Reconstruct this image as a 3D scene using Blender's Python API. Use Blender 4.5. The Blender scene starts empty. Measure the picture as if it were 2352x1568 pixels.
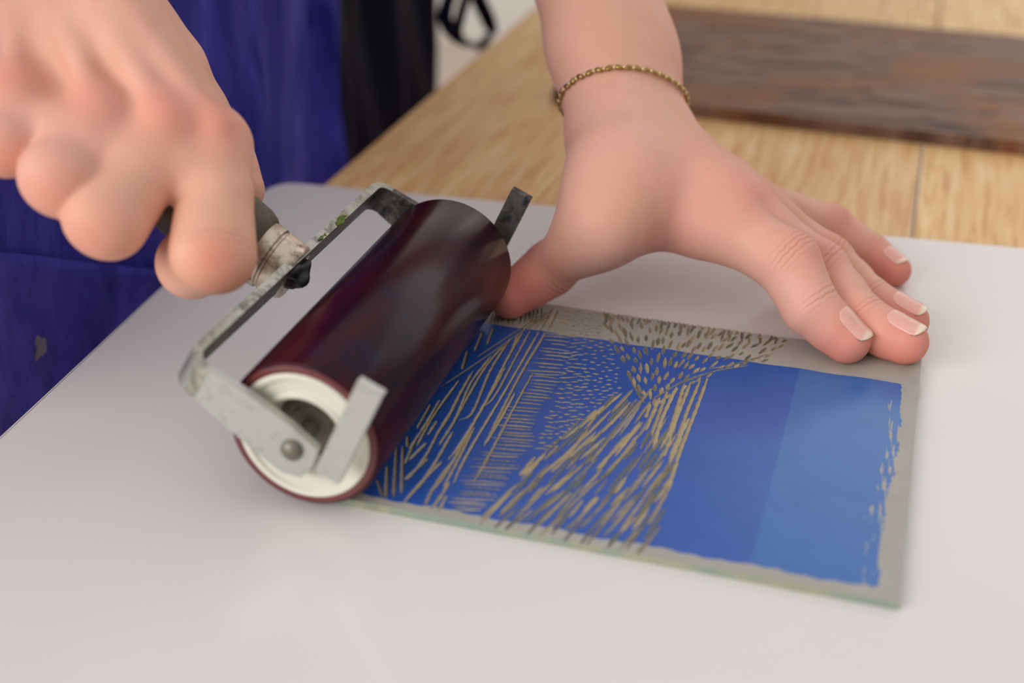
import bpy, bmesh, math, random
import numpy as np
from mathutils import Vector, Matrix
random.seed(7); rng = np.random.default_rng(7)
sc = bpy.context.scene
COL = sc.collection
# ------------------------------------------------------------------ camera (all modelling in millimetres, scene in metres)
IW, IH, FPX = 2352.0, 1568.0, 3041.3
CAM = np.array([-12.91, -392.44, 205.11])
YAW, PITCH, ROLL = -0.30716, 0.49423, -0.00198
def cam_axes():
    cy, sy, cp, sp = math.cos(YAW), math.sin(YAW), math.cos(PITCH), math.sin(PITCH)
    f = np.array([sy*cp, cy*cp, -sp]); r = np.array([cy, -sy, 0.0]); u = np.cross(r, f)
    cr, sr = math.cos(ROLL), math.sin(ROLL)
    return cr*r+sr*u, -sr*r+cr*u, f
AR, AU, AF = cam_axes()
cam = bpy.data.cameras.new('camera'); camo = bpy.data.objects.new('camera', cam); COL.objects.link(camo)
cam.sensor_width = 36.0; cam.lens = 36.0*FPX/IW; cam.clip_start = 0.01; cam.clip_end = 50
camo.matrix_world = Matrix(((AR[0], AU[0], -AF[0], CAM[0]/1000), (AR[1], AU[1], -AF[1], CAM[1]/1000),
                            (AR[2], AU[2], -AF[2], CAM[2]/1000), (0, 0, 0, 1)))
cam.dof.use_dof = True; cam.dof.focus_distance = 0.408; cam.dof.aperture_fstop = 5.6; cam.dof.aperture_blades = 9
sc.camera = camo
# ------------------------------------------------------------------ world, area lights, exposure
sc.view_settings.view_transform = 'Standard'; sc.view_settings.look = 'None'
sc.view_settings.gamma = 1.0; sc.view_settings.use_curve_mapping = False
sc.view_settings.exposure = 0.14
w = bpy.data.worlds.new('room_light'); sc.world = w; w.use_nodes = True
bg = w.node_tree.nodes['Background']; bg.inputs[0].default_value = (1.0, 0.965, 0.94, 1); bg.inputs[1].default_value = 0.40
def area(name, loc, target, sx, sy, power, col):
    l = bpy.data.lights.new(name, 'AREA'); l.shape = 'RECTANGLE'; l.size = sx; l.size_y = sy; l.energy = power; l.color = col
    o = bpy.data.objects.new(name, l); COL.objects.link(o); o.location = loc
    o.rotation_euler = (Vector(target)-Vector(loc)).to_track_quat('-Z', 'Y').to_euler()
    return o
area('window_light_front', (-1.7, -2.3, 1.15), (-0.2, 0, 0), 2.4, 1.5, 64, (1.0, 0.97, 0.95))
area('back_fill_light', (0.9, 2.4, 1.15), (-0.1, 0, 0), 2.6, 1.6, 13, (1.0, 0.98, 0.965))  # added fill for the pale surroundings behind; no window stands there
area('ceiling_light', (0.1, 0.1, 2.2), (0.1, 0.1, 0), 5.0, 5.0, 24, (1.0, 0.975, 0.96))
sc.cycles.use_denoising = True
try: sc.cycles.sample_clamp_indirect = 8
except Exception: pass
# ------------------------------------------------------------------ helpers
def ray(px, py):
    d = AF+(px-IW/2)/FPX*AR-(py-IH/2)/FPX*AU
    return d
def at(px, py, z):          # point of the place at height z seen there
    d = ray(px, py); return CAM+(z-CAM[2])/d[2]*d
def atd(px, py, D):         # point at depth D
    return CAM+ray(px, py)*D
def onx(px, py, X):
    d = ray(px, py); return CAM+(X-CAM[0])/d[0]*d
def nrm(v):
    v = np.asarray(v, float); return v/np.linalg.norm(v)
MM = 0.001
def link(name, me, mat=None, parent=None):
    o = bpy.data.objects.new(name, me); COL.objects.link(o)
    if mat is not None and len(me.materials) == 0: me.materials.append(mat)
    if parent is not None: o.parent = parent
    return o
def mesh_from(name, V, F, smooth=True):
    me = bpy.data.meshes.new(name); V = np.asarray(V, float)*MM
    me.from_pydata(V.tolist(), [], [list(map(int, f)) for f in F]); me.update()
    if smooth: me.polygons.foreach_set('use_smooth', [True]*len(me.polygons))
    return me
def bm_obj(name, bm, mat, parent=None, smooth=False, bevel=0, seg=2):
    if bevel:
        es = [e for e in bm.edges if len(e.link_faces) == 2 and e.calc_face_angle(0) > 0.5]
        bmesh.ops.bevel(bm, geom=es, offset=bevel, segments=seg, affect='EDGES', profile=0.5)
    bmesh.ops.recalc_face_normals(bm, faces=bm.faces)
    me = bpy.data.meshes.new(name); bm.to_mesh(me); bm.free()
    me.transform(Matrix.Scale(MM, 4))
    if smooth:
        me.polygons.foreach_set('use_smooth', [True]*len(me.polygons))
    if smooth == 'auto':
        me.set_sharp_from_angle(angle=math.radians(40))
    return link(name, me, mat, parent)
def empty(name, loc=(0, 0, 0)):
    o = bpy.data.objects.new(name, None); COL.objects.link(o); o.location = [v*MM for v in loc]; o.empty_display_size = .02
    return o
def tag(o, label, cat, group=None):
    o['label'] = label; o['category'] = cat
    if group: o['group'] = group
    return o
def keep(parent, *objs):    # parent without moving
    for o in objs:
        o.parent = parent; o.matrix_parent_inverse = Matrix.Translation(parent.location).inverted()
def sub(parent, *objs):     # sub-part of a part whose own transform is the identity
    for o in objs: o.parent = parent
def box_bm(x0, x1, y0, y1, z0, z1, bm=None):
    bm = bm or bmesh.new()
    v = [bm.verts.new(p) for p in ((x0,y0,z0),(x1,y0,z0),(x1,y1,z0),(x0,y1,z0),(x0,y0,z1),(x1,y0,z1),(x1,y1,z1),(x0,y1,z1))]
    for f in ((3,2,1,0),(4,5,6,7),(0,1,5,4),(1,2,6,5),(2,3,7,6),(3,0,4,7)): bm.faces.new([v[i] for i in f])
    return bm
def prism_bm(poly, fn, t0, t1, bm=None):   # polygon (a,b) extruded from t0 to t1; fn(a,b,t)->xyz
    bm = bm or bmesh.new()
    A = [bm.verts.new(fn(a, b, t0)) for a, b in poly]; B = [bm.verts.new(fn(a, b, t1)) for a, b in poly]
    bm.faces.new(A[::-1]); bm.faces.new(B); n = len(poly)
    for i in range(n): bm.faces.new((A[i], A[(i+1) % n], B[(i+1) % n], B[i]))
    return bm
def lathe(prof, o, ax, n=48, closed=False, bm=None):   # prof: (s along axis, radius)
    bm = bm or bmesh.new(); o = np.asarray(o, float); ax = nrm(ax)
    e1 = nrm(np.cross(ax, [0.123, 0.98, 0.31])); e2 = np.cross(ax, e1); rings = []
    for s, r in prof:
        if r < 1e-6: rings.append([bm.verts.new(o+ax*s)])
        else: rings.append([bm.verts.new(o+ax*s+r*(math.cos(t)*e1+math.sin(t)*e2)) for t in np.linspace(0, 2*math.pi, n, endpoint=False)])
    pairs = list(zip(rings, rings[1:]))
    if closed: pairs.append((rings[-1], rings[0]))
    for a, b in pairs:
        for i in range(n):
            j = (i+1) % n
            if len(a) == 1 and len(b) == 1: break
            if len(a) == 1: bm.faces.new((a[0], b[j], b[i]))
            elif len(b) == 1: bm.faces.new((a[i], a[j], b[0]))
            else: bm.faces.new((a[i], a[j], b[j], b[i]))
    return bm
def ribbon_bm(P, N, wid, th, closed=False):   # flat strap along points P with side direction N
    bm = bmesh.new(); P = [np.asarray(p, float) for p in P]; rings = []
    for i, p in enumerate(P):
        a = P[(i-1) % len(P)] if closed or i else P[0]; b = P[(i+1) % len(P)] if closed or i < len(P)-1 else P[-1]
        t = nrm(b-a); s = nrm(N[i]-t*(N[i]@t)); m = np.cross(t, s)
        rings.append([bm.verts.new(p+s*wid/2*u+m*th/2*v) for u, v in ((-1,-1),(1,-1),(1,1),(-1,1))])
    prs = list(zip(rings, rings[1:]))+([(rings[-1], rings[0])] if closed else [])
    for a, b in prs:
        for k in range(4): bm.faces.new((a[k], a[(k+1) % 4], b[(k+1) % 4], b[k]))
    if not closed: bm.faces.new(rings[0]); bm.faces.new(rings[-1])
    return bm
def spline(P, n):
    P = np.asarray(P, float); Q = np.vstack([2*P[0]-P[1], P, 2*P[-1]-P[-2]]); out = []
    for i in range(len(P)-1):
        p0, p1, p2, p3 = Q[i:i+4]
        for t in np.linspace(0, 1, n, endpoint=False):
            out.append(.5*((2*p1)+(-p0+p2)*t+(2*p0-5*p1+4*p2-p3)*t*t+(-p0+3*p1-3*p2+p3)*t**3))
    out.append(P[-1]); return np.array(out)
# ------------------------------------------------------------------ node material helpers
class NT:
    def __init__(s, name):
        s.m = bpy.data.materials.new(name); s.m.use_nodes = True; s.t = s.m.node_tree; s.n = s.t.nodes
        s.p = s.n['Principled BSDF']
    def add(s, typ, **k):
        n = s.n.new(typ)
        for a, b in k.items(): setattr(n, a, b)
        return n
    def set(s, inp, v):
        if hasattr(v, 'is_output') or isinstance(v, bpy.types.NodeSocket): s.t.links.new(v, inp)
        else:
            if isinstance(v, (tuple, list)) and len(v) == 3 and inp.type == 'RGBA': v = (*v, 1)
            inp.default_value = v
    def P(s, **k):
        for a, b in k.items(): s.set(s.p.inputs[a.replace('_', ' ')], b)
        return s.m
    def coord(s, scale=(1, 1, 1), rot=(0, 0, 0), loc=(0, 0, 0)):
        tc = s.add('ShaderNodeTexCoord'); mp = s.add('ShaderNodeMapping')
        s.t.links.new(tc.outputs['Object'], mp.inputs[0]); mp.inputs['Scale'].default_value = scale; mp.inputs['Rotation'].default_value = rot; mp.inputs['Location'].default_value = loc
        return mp.outputs[0]
    def noise(s, vec, scale, detail=3, rough=.55, dist=0):
        n = s.add('ShaderNodeTexNoise'); s.set(n.inputs['Vector'], vec); n.inputs['Scale'].default_value = scale
        n.inputs['Detail'].default_value = detail; n.inputs['Roughness'].default_value = rough; n.inputs['Distortion'].default_value = dist
        return n.outputs['Fac']
    def ramp(s, fac, stops, interp='LINEAR'):
        r = s.add('ShaderNodeValToRGB'); s.set(r.inputs[0], fac); e = r.color_ramp.elements; r.color_ramp.interpolation = interp
        while len(e) < len(stops): e.new(0.5)
        for el, (p, c) in zip(e, stops): el.position = p; el.color = (*c, 1) if len(c) == 3 else c
        return r.outputs[0]
    def mix(s, fac, a, b, mode='MIX'):
        n = s.add('ShaderNodeMix', data_type='RGBA', blend_type=mode)
        s.set(n.inputs[0], fac); s.set(n.inputs[6], a); s.set(n.inputs[7], b); return n.outputs[2]
    def math(s, op, a, b=0.0, c=None):
        n = s.add('ShaderNodeMath', operation=op); s.set(n.inputs[0], a); s.set(n.inputs[1], b)
        if c is not None: s.set(n.inputs[2], c)
        return n.outputs[0]
    def attr(s, name, out='Fac'):
        n = s.add('ShaderNodeAttribute'); n.attribute_name = name; return n.outputs[out]
    def bump(s, h, strength=.3, dist=.0005, normal=None):
        b = s.add('ShaderNodeBump'); s.set(b.inputs['Height'], h); b.inputs['Strength'].default_value = strength; b.inputs['Distance'].default_value = dist
        if normal is not None: s.set(b.inputs['Normal'], normal)
        return b.outputs[0]
def srgb(r, g, b):
    f = lambda v: (v/255/12.92) if v/255 <= .04045 else ((v/255+.055)/1.055)**2.4
    return (f(r), f(g), f(b))
# ------------------------------------------------------------------ materials
def m_white_panel():
    t = NT('white_gloss_panel'); v = t.coord()
    f = t.noise(v, 14, 4, .6, .6); c = t.mix(t.math('MULTIPLY', f, .25), srgb(226, 221, 219), srgb(216, 209, 208))
    r = t.ramp(t.noise(v, 22, 3, .6, 1.5), [(.35, (.12,)*3), (.7, (.24,)*3)])
    return t.P(Base_Color=c, Roughness=r, Specular_IOR_Level=.22)
def m_wood():
    t = NT('pale_oak'); v = t.coord((1, .06, 1)); inf = t.add('ShaderNodeObjectInfo').outputs['Random']
    off = t.add('ShaderNodeVectorMath', operation='ADD'); t.set(off.inputs[0], v); cb = t.add('ShaderNodeCombineXYZ'); t.set(cb.inputs[0], t.math('MULTIPLY', inf, 7.0)); t.set(off.inputs[1], cb.outputs[0]); v = off.outputs[0]
    g = t.noise(v, 300, 4, .6, .3); g2 = t.noise(v, 26, 3, .5, .8)
    c = t.ramp(g, [(.36, srgb(206, 156, 98)), (.5, srgb(237, 194, 134)), (.64, srgb(246, 214, 160))])
    c = t.mix(t.ramp(g2, [(.42, (0,)*3), (.72, (.55,)*3)]), c, srgb(208, 154, 98))
    c = t.mix(t.math('MULTIPLY', inf, .22), c, srgb(204, 150, 98))
    return t.P(Base_Color=c, Roughness=.5, Specular_IOR_Level=.3, Normal=t.bump(g, .12, .0006))
def m_darkwood():
    t = NT('dark_stained_wood'); v = t.coord((.35, 1, 1))
    n = t.noise(t.coord((14, 62, 1)), 1, 4, .62, 1.6); n2 = t.noise(t.coord((11, 24, 1), loc=(.3, .1, 0)), 1, 3, .55, .8); n3 = t.noise(t.coord((20, 170, 1)), 1, 3, .6, .5)
    c = t.ramp(n, [(.38, srgb(66, 42, 30)), (.46, srgb(106, 78, 64)), (.53, srgb(146, 116, 100)), (.64, srgb(106, 76, 62))])
    c = t.mix(t.ramp(n2, [(.50, (0,)*3), (.60, (.85,)*3)]), c, srgb(142, 88, 44))
    c = t.mix(t.ramp(n3, [(.3, (.5,)*3), (.55, (0,)*3)]), c, srgb(78, 62, 54))
    return t.P(Base_Color=c, Roughness=.55, Specular_IOR_Level=.2, Normal=t.bump(n, .3, .001))
def m_steel(name, base, rough, dirt, bias=.55):
    t = NT(name); v = t.coord()
    n = t.noise(v, 220, 5, .65, .4); n2 = t.noise(v, 900, 3, .6)
    d = t.ramp(n, [(bias-.12, (0,)*3), (bias+.12, (1,)*3)])
    c = t.mix(d, base, dirt); r = t.math('ADD', t.math('MULTIPLY', n2, .25), rough)
    met = t.math('SUBTRACT', 1.0, t.math('MULTIPLY', d, .75))
    return t.P(Base_Color=c, Metallic=met, Roughness=r, Normal=t.bump(n2, .15, .0002))
def m_roller():
    t = NT('ink_stained_roller'); v = t.coord((900, 18, 900)); v2 = t.coord()
    st = t.noise(t.coord((300, 2600, 300), rot=(0, 0, .12)), 1, 3, .6); n = t.noise(t.coord((30, 14, 30)), 1, 4, .6, .7)
    c = t.ramp(n, [(.32, (.006, .003, .016)), (.45, (.020, .003, .010)), (.60, (.052, .005, .010)), (.8, (.030, .004, .020))])
    c = t.mix(t.ramp(st, [(.45, (0,)*3), (.68, (.55,)*3)]), c, (.060, .008, .014))
    b = t.ramp(t.noise(v2, 34, 3, .6), [(.60, (0,)*3), (.76, (.7,)*3)])
    c = t.mix(b, c, (.008, .008, .055))
    r = t.ramp(t.noise(t.coord((60, 25, 60)), 1, 4, .6), [(.3, (.20,)*3), (.7, (.26,)*3)])
    return t.P(Base_Color=c, Roughness=r, Specular_IOR_Level=.16, Normal=t.bump(st, .04, .0001))
def m_plain(name, col, rough=.5, metal=0, spec=.5, var=.12, scale=60, sub=0):
    t = NT(name); v = t.coord(); n = t.noise(v, scale, 4, .6)
    dk = tuple(x*(1-var*2) for x in col)
    c = t.mix(n, dk, tuple(min(1, x*(1+var)) for x in col))
    k = dict(Base_Color=c, Roughness=rough, Metallic=metal, Specular_IOR_Level=spec)
    return t.P(**k)
def m_handle():
    t = NT('grimy_handle_wood'); v = t.coord((1, 1, 1), rot=(0, .49, 0)); n = t.noise(t.coord((90, 500, 500), rot=(0, .49, 0)), 1, 5, .6)
    n2 = t.noise(t.coord(), 120, 4, .6)
    c = t.mix(n, srgb(48, 40, 30), srgb(96, 84, 64)); c = t.mix(t.ramp(n2, [(.5, (0,)*3), (.75, (.6,)*3)]), c, srgb(40, 36, 30))
    return t.P(Base_Color=c, Roughness=.5, Normal=t.bump(n, .3, .0004))
def m_skin():
    t = NT('skin'); v = t.coord()
    red = t.attr('red'); cw = t.attr('crease_w'); cs = t.attr('crease_s')
    n1 = t.noise(v, 55, 4, .6, .3); n2 = t.noise(v, 240, 3, .6)
    c = t.mix(n1, srgb(216, 154, 132), srgb(234, 188, 170))
    n0 = t.noise(v, 26, 3, .5, .4); c = t.mix(t.ramp(n0, [(.42, (0,)*3), (.68, (.5,)*3)]), c, srgb(216, 166, 128))
    rr = t.math('ADD', red, t.math('MULTIPLY', t.math('SUBTRACT', n1, .5), .35))
    rr = t.math('MAXIMUM', t.math('MINIMUM', rr, 1.0), 0.0)
    c = t.mix(t.math('MULTIPLY', rr, .85), c, srgb(220, 112, 98))
    c = t.mix(t.ramp(n2, [(.55, (0,)*3), (.8, (.22,)*3)]), c, srgb(214, 140, 116))
    nz = t.noise(v, 420, 2, .5)
    wv = t.math('SINE', t.math('ADD', t.math('MULTIPLY', cs, 3.4), t.math('MULTIPLY', nz, 5.0)))
    wr = t.math('MULTIPLY', t.math('SUBTRACT', t.math('POWER', t.math('ADD', t.math('MULTIPLY', wv, .5), .5), .35), 1.0), cw)
    c = t.mix(t.math('MULTIPLY', t.math('MULTIPLY', wr, -1.0), .38), c, srgb(186, 104, 84))
    vo = t.add('ShaderNodeTexVoronoi', feature='DISTANCE_TO_EDGE'); t.set(vo.inputs['Vector'], v); vo.inputs['Scale'].default_value = 950
    fine = t.math('MINIMUM', vo.outputs['Distance'], .25)
    b1 = t.bump(wr, .55, .0009); b2 = t.bump(fine, .10, .0004, b1); b3 = t.bump(n2, .10, .0012, b2)
    p = t.p; p.subsurface_method = 'RANDOM_WALK'
    return t.P(Base_Color=c, Roughness=.55, Specular_IOR_Level=.30, Subsurface_Weight=.14, Subsurface_Radius=(1.0, .36, .2), Subsurface_Scale=.003, Normal=b3)
def m_nail():
    t = NT('fingernail'); fr = t.attr('free')
    c = t.mix(fr, srgb(232, 172, 158), srgb(244, 222, 200))
    return t.P(Base_Color=c, Roughness=.28, Specular_IOR_Level=.5, Subsurface_Weight=.15, Subsurface_Scale=.002, Subsurface_Radius=(1, .5, .35))
def m_cloth(name, a, b, weave=1500):
    t = NT(name); n = t.noise(t.coord((1, 1, .45)), 34, 5, .66, .7); n2 = t.noise(t.coord((1, 3, .6)), weave*.35, 2, .5); n3 = t.noise(t.coord((1, 1.6, .35)), 120, 3, .6)
    c = t.mix(t.ramp(n, [(.34, (0,)*3), (.66, (1,)*3)]), a, b); c = t.mix(t.math('MULTIPLY', n3, .45), c, a)
    return t.P(Base_Color=c, Roughness=.85, Specular_IOR_Level=.08, Sheen_Weight=.03, Normal=t.bump(t.math('ADD', n2, t.math('MULTIPLY', n, 2.0)), .35, .0012))
def m_lino():
    t = NT('carved_lino'); v = t.coord(); ink = t.attr('ink'); cut = t.attr('cut'); tone = t.attr('tone'); thin = t.attr('thin')
    n = t.noise(v, 90, 4, .6, .4); nf = t.noise(v, 1600, 2, .5)
    grey = t.mix(n, srgb(154, 150, 143), srgb(178, 175, 167))
    i1 = t.mix(n, (.020, .078, .36), (.032, .108, .43)); i2 = t.mix(n, (.030, .124, .39), (.050, .168, .45))
    inkc = t.mix(thin, i1, i2)
    edge = t.noise(t.coord((1, .35, 1)), 420, 4, .65)
    im = t.ramp(t.math('ADD', ink, t.math('MULTIPLY', t.math('SUBTRACT', edge, .5), .8)), [(.46, (0,)*3), (.54, (1,)*3)])
    top = t.mix(im, grey, inkc)
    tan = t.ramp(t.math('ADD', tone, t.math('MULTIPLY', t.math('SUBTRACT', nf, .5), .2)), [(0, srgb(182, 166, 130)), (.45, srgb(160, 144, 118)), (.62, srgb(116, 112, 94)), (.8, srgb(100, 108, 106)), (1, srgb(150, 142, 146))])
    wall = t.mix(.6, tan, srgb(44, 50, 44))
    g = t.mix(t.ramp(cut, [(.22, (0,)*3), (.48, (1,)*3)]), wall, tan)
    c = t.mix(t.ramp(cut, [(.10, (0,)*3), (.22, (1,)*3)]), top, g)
    r = t.math('SUBTRACT', .58, t.math('MULTIPLY', t.math('MULTIPLY', im, t.ramp(cut, [(.1, (1,)*3), (.22, (0,)*3)])), .34))
    return t.P(Base_Color=c, Roughness=r, Specular_IOR_Level=.4, Normal=t.bump(nf, .12, .0002))
def m_lino_edge():
    t = NT('stained_lino_edge'); v = t.coord((.6, .6, 1)); n = t.noise(v, 80, 4, .6)
    c = t.ramp(n, [(.3, srgb(120, 132, 118)), (.45, srgb(160, 160, 134)), (.6, srgb(132, 150, 140)), (.75, srgb(176, 166, 140))])
    return t.P(Base_Color=c, Roughness=.6)
M = dict(panel=m_white_panel(), wood=m_wood(), dark=m_darkwood(), roller=m_roller(), skin=m_skin(), nail=m_nail(), lino=m_lino(), lino_edge=m_lino_edge(),
  steel=m_steel('zinc_steel', (.50, .50, .45), .34, srgb(110, 108, 92), .58), grime=m_steel('grimy_steel', (.20, .20, .19), .42, srgb(40, 40, 36), .52),
  bright=m_steel('bright_steel', (.56, .57, .54), .38, srgb(150, 150, 138), .66), ferrule=m_steel('tarnished_ferrule', (.62, .54, .44), .26, srgb(92, 78, 60), .60),
  handle=m_handle(), cap=m_plain('white_end_cap', srgb(222, 220, 206), .45, var=.05, scale=90), rim=m_plain('maroon_rim', srgb(112, 52, 54), .35, var=.2, scale=160),
  hub=m_plain('dull_hub_metal', srgb(128, 122, 112), .45, .6), moss=m_plain('green_paint', srgb(112, 140, 44), .7, var=.3, scale=900), black=m_plain('black_grime', srgb(34, 34, 32), .5, var=.3, scale=300),
  apron=m_cloth('blue_apron_cloth', srgb(38, 35, 126), srgb(84, 80, 190)), strap=m_cloth('dark_strap_cloth', srgb(18, 16, 36), srgb(26, 22, 48)), shirt=m_cloth('dark_shirt_cloth', srgb(14, 12, 28), srgb(22, 18, 40)),
  gold=m_plain('old_gold', (.42, .28, .09), .34, 1, var=.25, scale=700), goldb=m_plain('pale_gold', (.78, .62, .34), .25, 1, var=.1, scale=700),
  floor=m_plain('pale_floor', srgb(214, 198, 184), .6, var=.04, scale=3), wall=m_plain('white_wall', srgb(232, 228, 222), .8, var=.02, scale=2), edge_line=m_plain('grey_edge_line', srgb(120, 118, 122), .5, var=.1), smear=m_plain('dry_paint_smear', srgb(112, 108, 132), .8, var=.2, scale=300))
# ================================================================== setting
TABLE_Z = -6.8
def plane_obj(name, pts, mat):
    bm = bmesh.new(); bm.faces.new([bm.verts.new(p) for p in pts]); o = bm_obj(name, bm, mat); o['kind'] = 'structure'; return o
fl = bm_obj('floor', box_bm(-3200, 3600, -3400, 3400, TABLE_Z-930, TABLE_Z-900), M['floor']); fl['kind'] = 'structure'
wb = bm_obj('wall_back', box_bm(-3200, 3600, 3400, 3460, TABLE_Z-900, 1900), M['wall']); wb['kind'] = 'structure'
bb = bm_obj('baseboard_back', box_bm(-3200, 3600, 3382, 3400, TABLE_Z-900, TABLE_Z-800), M['wall'], bevel=4); bb['kind'] = 'structure'
# ------------------------------------------------------------------ table
TX0 = -252.0
table = empty('table', (200, 150, TABLE_Z-900)); tag(table, 'pale oak plank table under the white board', 'table')
xs = [TX0, -228, -154, -81, -7.5, 66, 140, 214, 290, 366, 442, 516]
rotT = Matrix.Rotation(math.radians(-1.2), 4, 'Z')
def rotpt(bm, ang, c):
    bmesh.ops.rotate(bm, verts=bm.verts, cent=c, matrix=Matrix.Rotation(ang, 3, 'Z'))
for i in range(len(xs)-1):
    ga, gb = [(.7 if abs(q+7.5) < 1 else .12) for q in (xs[i], xs[i+1])]
    bm = box_bm(xs[i]+(0 if i == 0 else ga), xs[i+1]-gb, -620, 900, TABLE_Z-26, TABLE_Z)
    if i > 0: pass
    o = bm_obj('plank', bm, M['wood'], smooth='auto', bevel=(6 if i == 0 else .5), seg=4 if i == 0 else 1)
    keep(table, o)
for x in (TX0+60, 470):
    for y in (-540, 820):
        keep(table, bm_obj('leg', box_bm(x-32, x+32, y-32, y+32, TABLE_Z-900, TABLE_Z-26), M['wood'], bevel=3))
for y in (-540, 820): keep(table, bm_obj('rail', box_bm(TX0+92, 448, y-12, y+12, TABLE_Z-110, TABLE_Z-26), M['wood'], bevel=2))
# ------------------------------------------------------------------ dark wooden block behind
dk = empty('dark_woodblock', (-60, 340, TABLE_Z)); tag(dk, 'dark brown stained woodblock with swirling grain lying behind the wrist', 'woodblock')
k0, k1 = at(1580, 268, TABLE_Z), at(2352, 358, TABLE_Z); kd = nrm([k1[0]-k0[0], k1[1]-k0[1], 0]); kn = np.array([-kd[1], kd[0], 0])
kw = (at(1940, 47, TABLE_Z+6.5)-k0)@kn; kb = k0+kd*(-190-k0[0])
bm = prism_bm([(0, 0), (330, 0), (330, kw), (0, kw)], lambda a, b, t: tuple(kb[:2]+kd[:2]*a+kn[:2]*b)+(t,), TABLE_Z, TABLE_Z+6.5)
keep(dk, bm_obj('block', bm, M['dark'], smooth='auto', bevel=2.0, seg=3))
# ------------------------------------------------------------------ white board
BTH = 0.0725   # turned a little against the table
def rrect(x0, x1, y0, y1, r, n=10):
    out = []
    for cx, cy, a0 in ((x1-r, y1-r, 0), (x0+r, y1-r, 90), (x0+r, y0+r, 180), (x1-r, y0+r, 270)):
        for t in np.linspace(a0, a0+90, n): out.append((cx+r*math.cos(math.radians(t)), cy+r*math.sin(math.radians(t))))
    return out
BTOP = TABLE_Z+4.5
def line_x(a, b, c, d):
    (x1, y1), (x2, y2), (x3, y3), (x4, y4) = [at(*p, BTOP)[:2] for p in (a, b, c, d)]
    k = ((x1-x3)*(y3-y4)-(y1-y3)*(x3-x4))/((x1-x2)*(y3-y4)-(y1-y2)*(x3-x4)); return np.array([x1+k*(x2-x1), y1+k*(y2-y1)])
bc = line_x((570, 462), (0, 988), (660, 413), (2352, 563)); cb_, sb_ = math.cos(BTH), math.sin(BTH)
def bfn(a, b, t): return (bc[0]+a*cb_-b*sb_, bc[1]+a*sb_+b*cb_, t)
board = empty('white_board', (-100, -60, TABLE_Z)); tag(board, 'glossy white inking board with rounded corners lying on the oak table', 'board')
b1 = bm_obj('base', prism_bm(rrect(0, 440, -350, 0, 11), bfn, TABLE_Z, TABLE_Z+2.6), M['panel'], smooth='auto', bevel=.9, seg=3)
b3 = bm_obj('edge_line', prism_bm(rrect(1.9, 438.1, -348.1, -1.9, 10.2), bfn, TABLE_Z+2.6, TABLE_Z+3.9), M['edge_line'], smooth='auto', bevel=.2, seg=1)  # grey ring that draws the thin dark line inside the board's rim
b2 = bm_obj('glass_panel', prism_bm(rrect(2.8, 437.2, -347.2, -2.8, 10), bfn, TABLE_Z+2.6, TABLE_Z+4.5), M['panel'], smooth='auto', bevel=.8, seg=3)
keep(board, b1, b2, b3)
# ================================================================== lino plate
PX0, PX1, PY0, PY1, PTH = -151.0, 0.0, -127.5, 0.0, 2.3
RES = 0.25
nx = int((PX1-PX0)/RES)+1; ny = int((PY1-PY0)/RES)+1
gx = np.linspace(PX0, PX1, nx); gy = np.linspace(PY0, PY1, ny)
cut = np.zeros((ny, nx)); tone = np.zeros((ny, nx))
def q4(x, y): p = at(840+x/2.8, 680+y/2.8, 0); return np.array([p[0], p[1]])
def qp(x, y): p = at(x, y, 0); return np.array([p[0], p[1]])
def stroke(pts, w, tn=.1, taper=.35, wob=.12):
    """carve one gouge along pts (plate mm), full width w"""
    pts = np.asarray(pts, float)
    if len(pts) > 2: pts = spline(np.c_[pts, np.zeros(len(pts))], 6)[:, :2]
    seg = np.linalg.norm(np.diff(pts, axis=0), axis=1); tot = seg.sum(); acc = np.r_[0, np.cumsum(seg)]
    lo = pts.min(0)-w; hi = pts.max(0)+w
    i0, i1 = np.searchsorted(gx, [lo[0], hi[0]]); j0, j1 = np.searchsorted(gy, [lo[1], hi[1]])
    if i1 <= i0 or j1 <= j0: return
    X, Y = np.meshgrid(gx[i0:i1], gy[j0:j1]); best = np.full(X.shape, 9.0)
    ph = rng.uniform(0, 6)
    for k in range(len(seg)):
        a, d = pts[k], pts[k+1]-pts[k]; L2 = max(d@d, 1e-9)
        t = np.clip(((X-a[0])*d[0]+(Y-a[1])*d[1])/L2, 0, 1)
        dist = np.hypot(X-a[0]-t*d[0], Y-a[1]-t*d[1]); s = (acc[k]+t*seg[k])/tot
        prof = np.clip(np.minimum(s, 1-s)/taper, 0, 1)**.5*(1+wob*np.sin(s*tot*1.3+ph))
        ww = w/2*np.maximum(prof, .22); best = np.minimum(best, dist/ww)
    val = np.clip(1.15-best**2*.9, 0, 1)*np.clip((1.12-best)/.25, 0, 1)
    c = cut[j0:j1, i0:i1]; up = val > c
    c[up] = val[up]; tone[j0:j1, i0:i1][up] = tn
L4 = lambda *a: [q4(*p) for p in a]
U = rng.uniform
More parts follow.
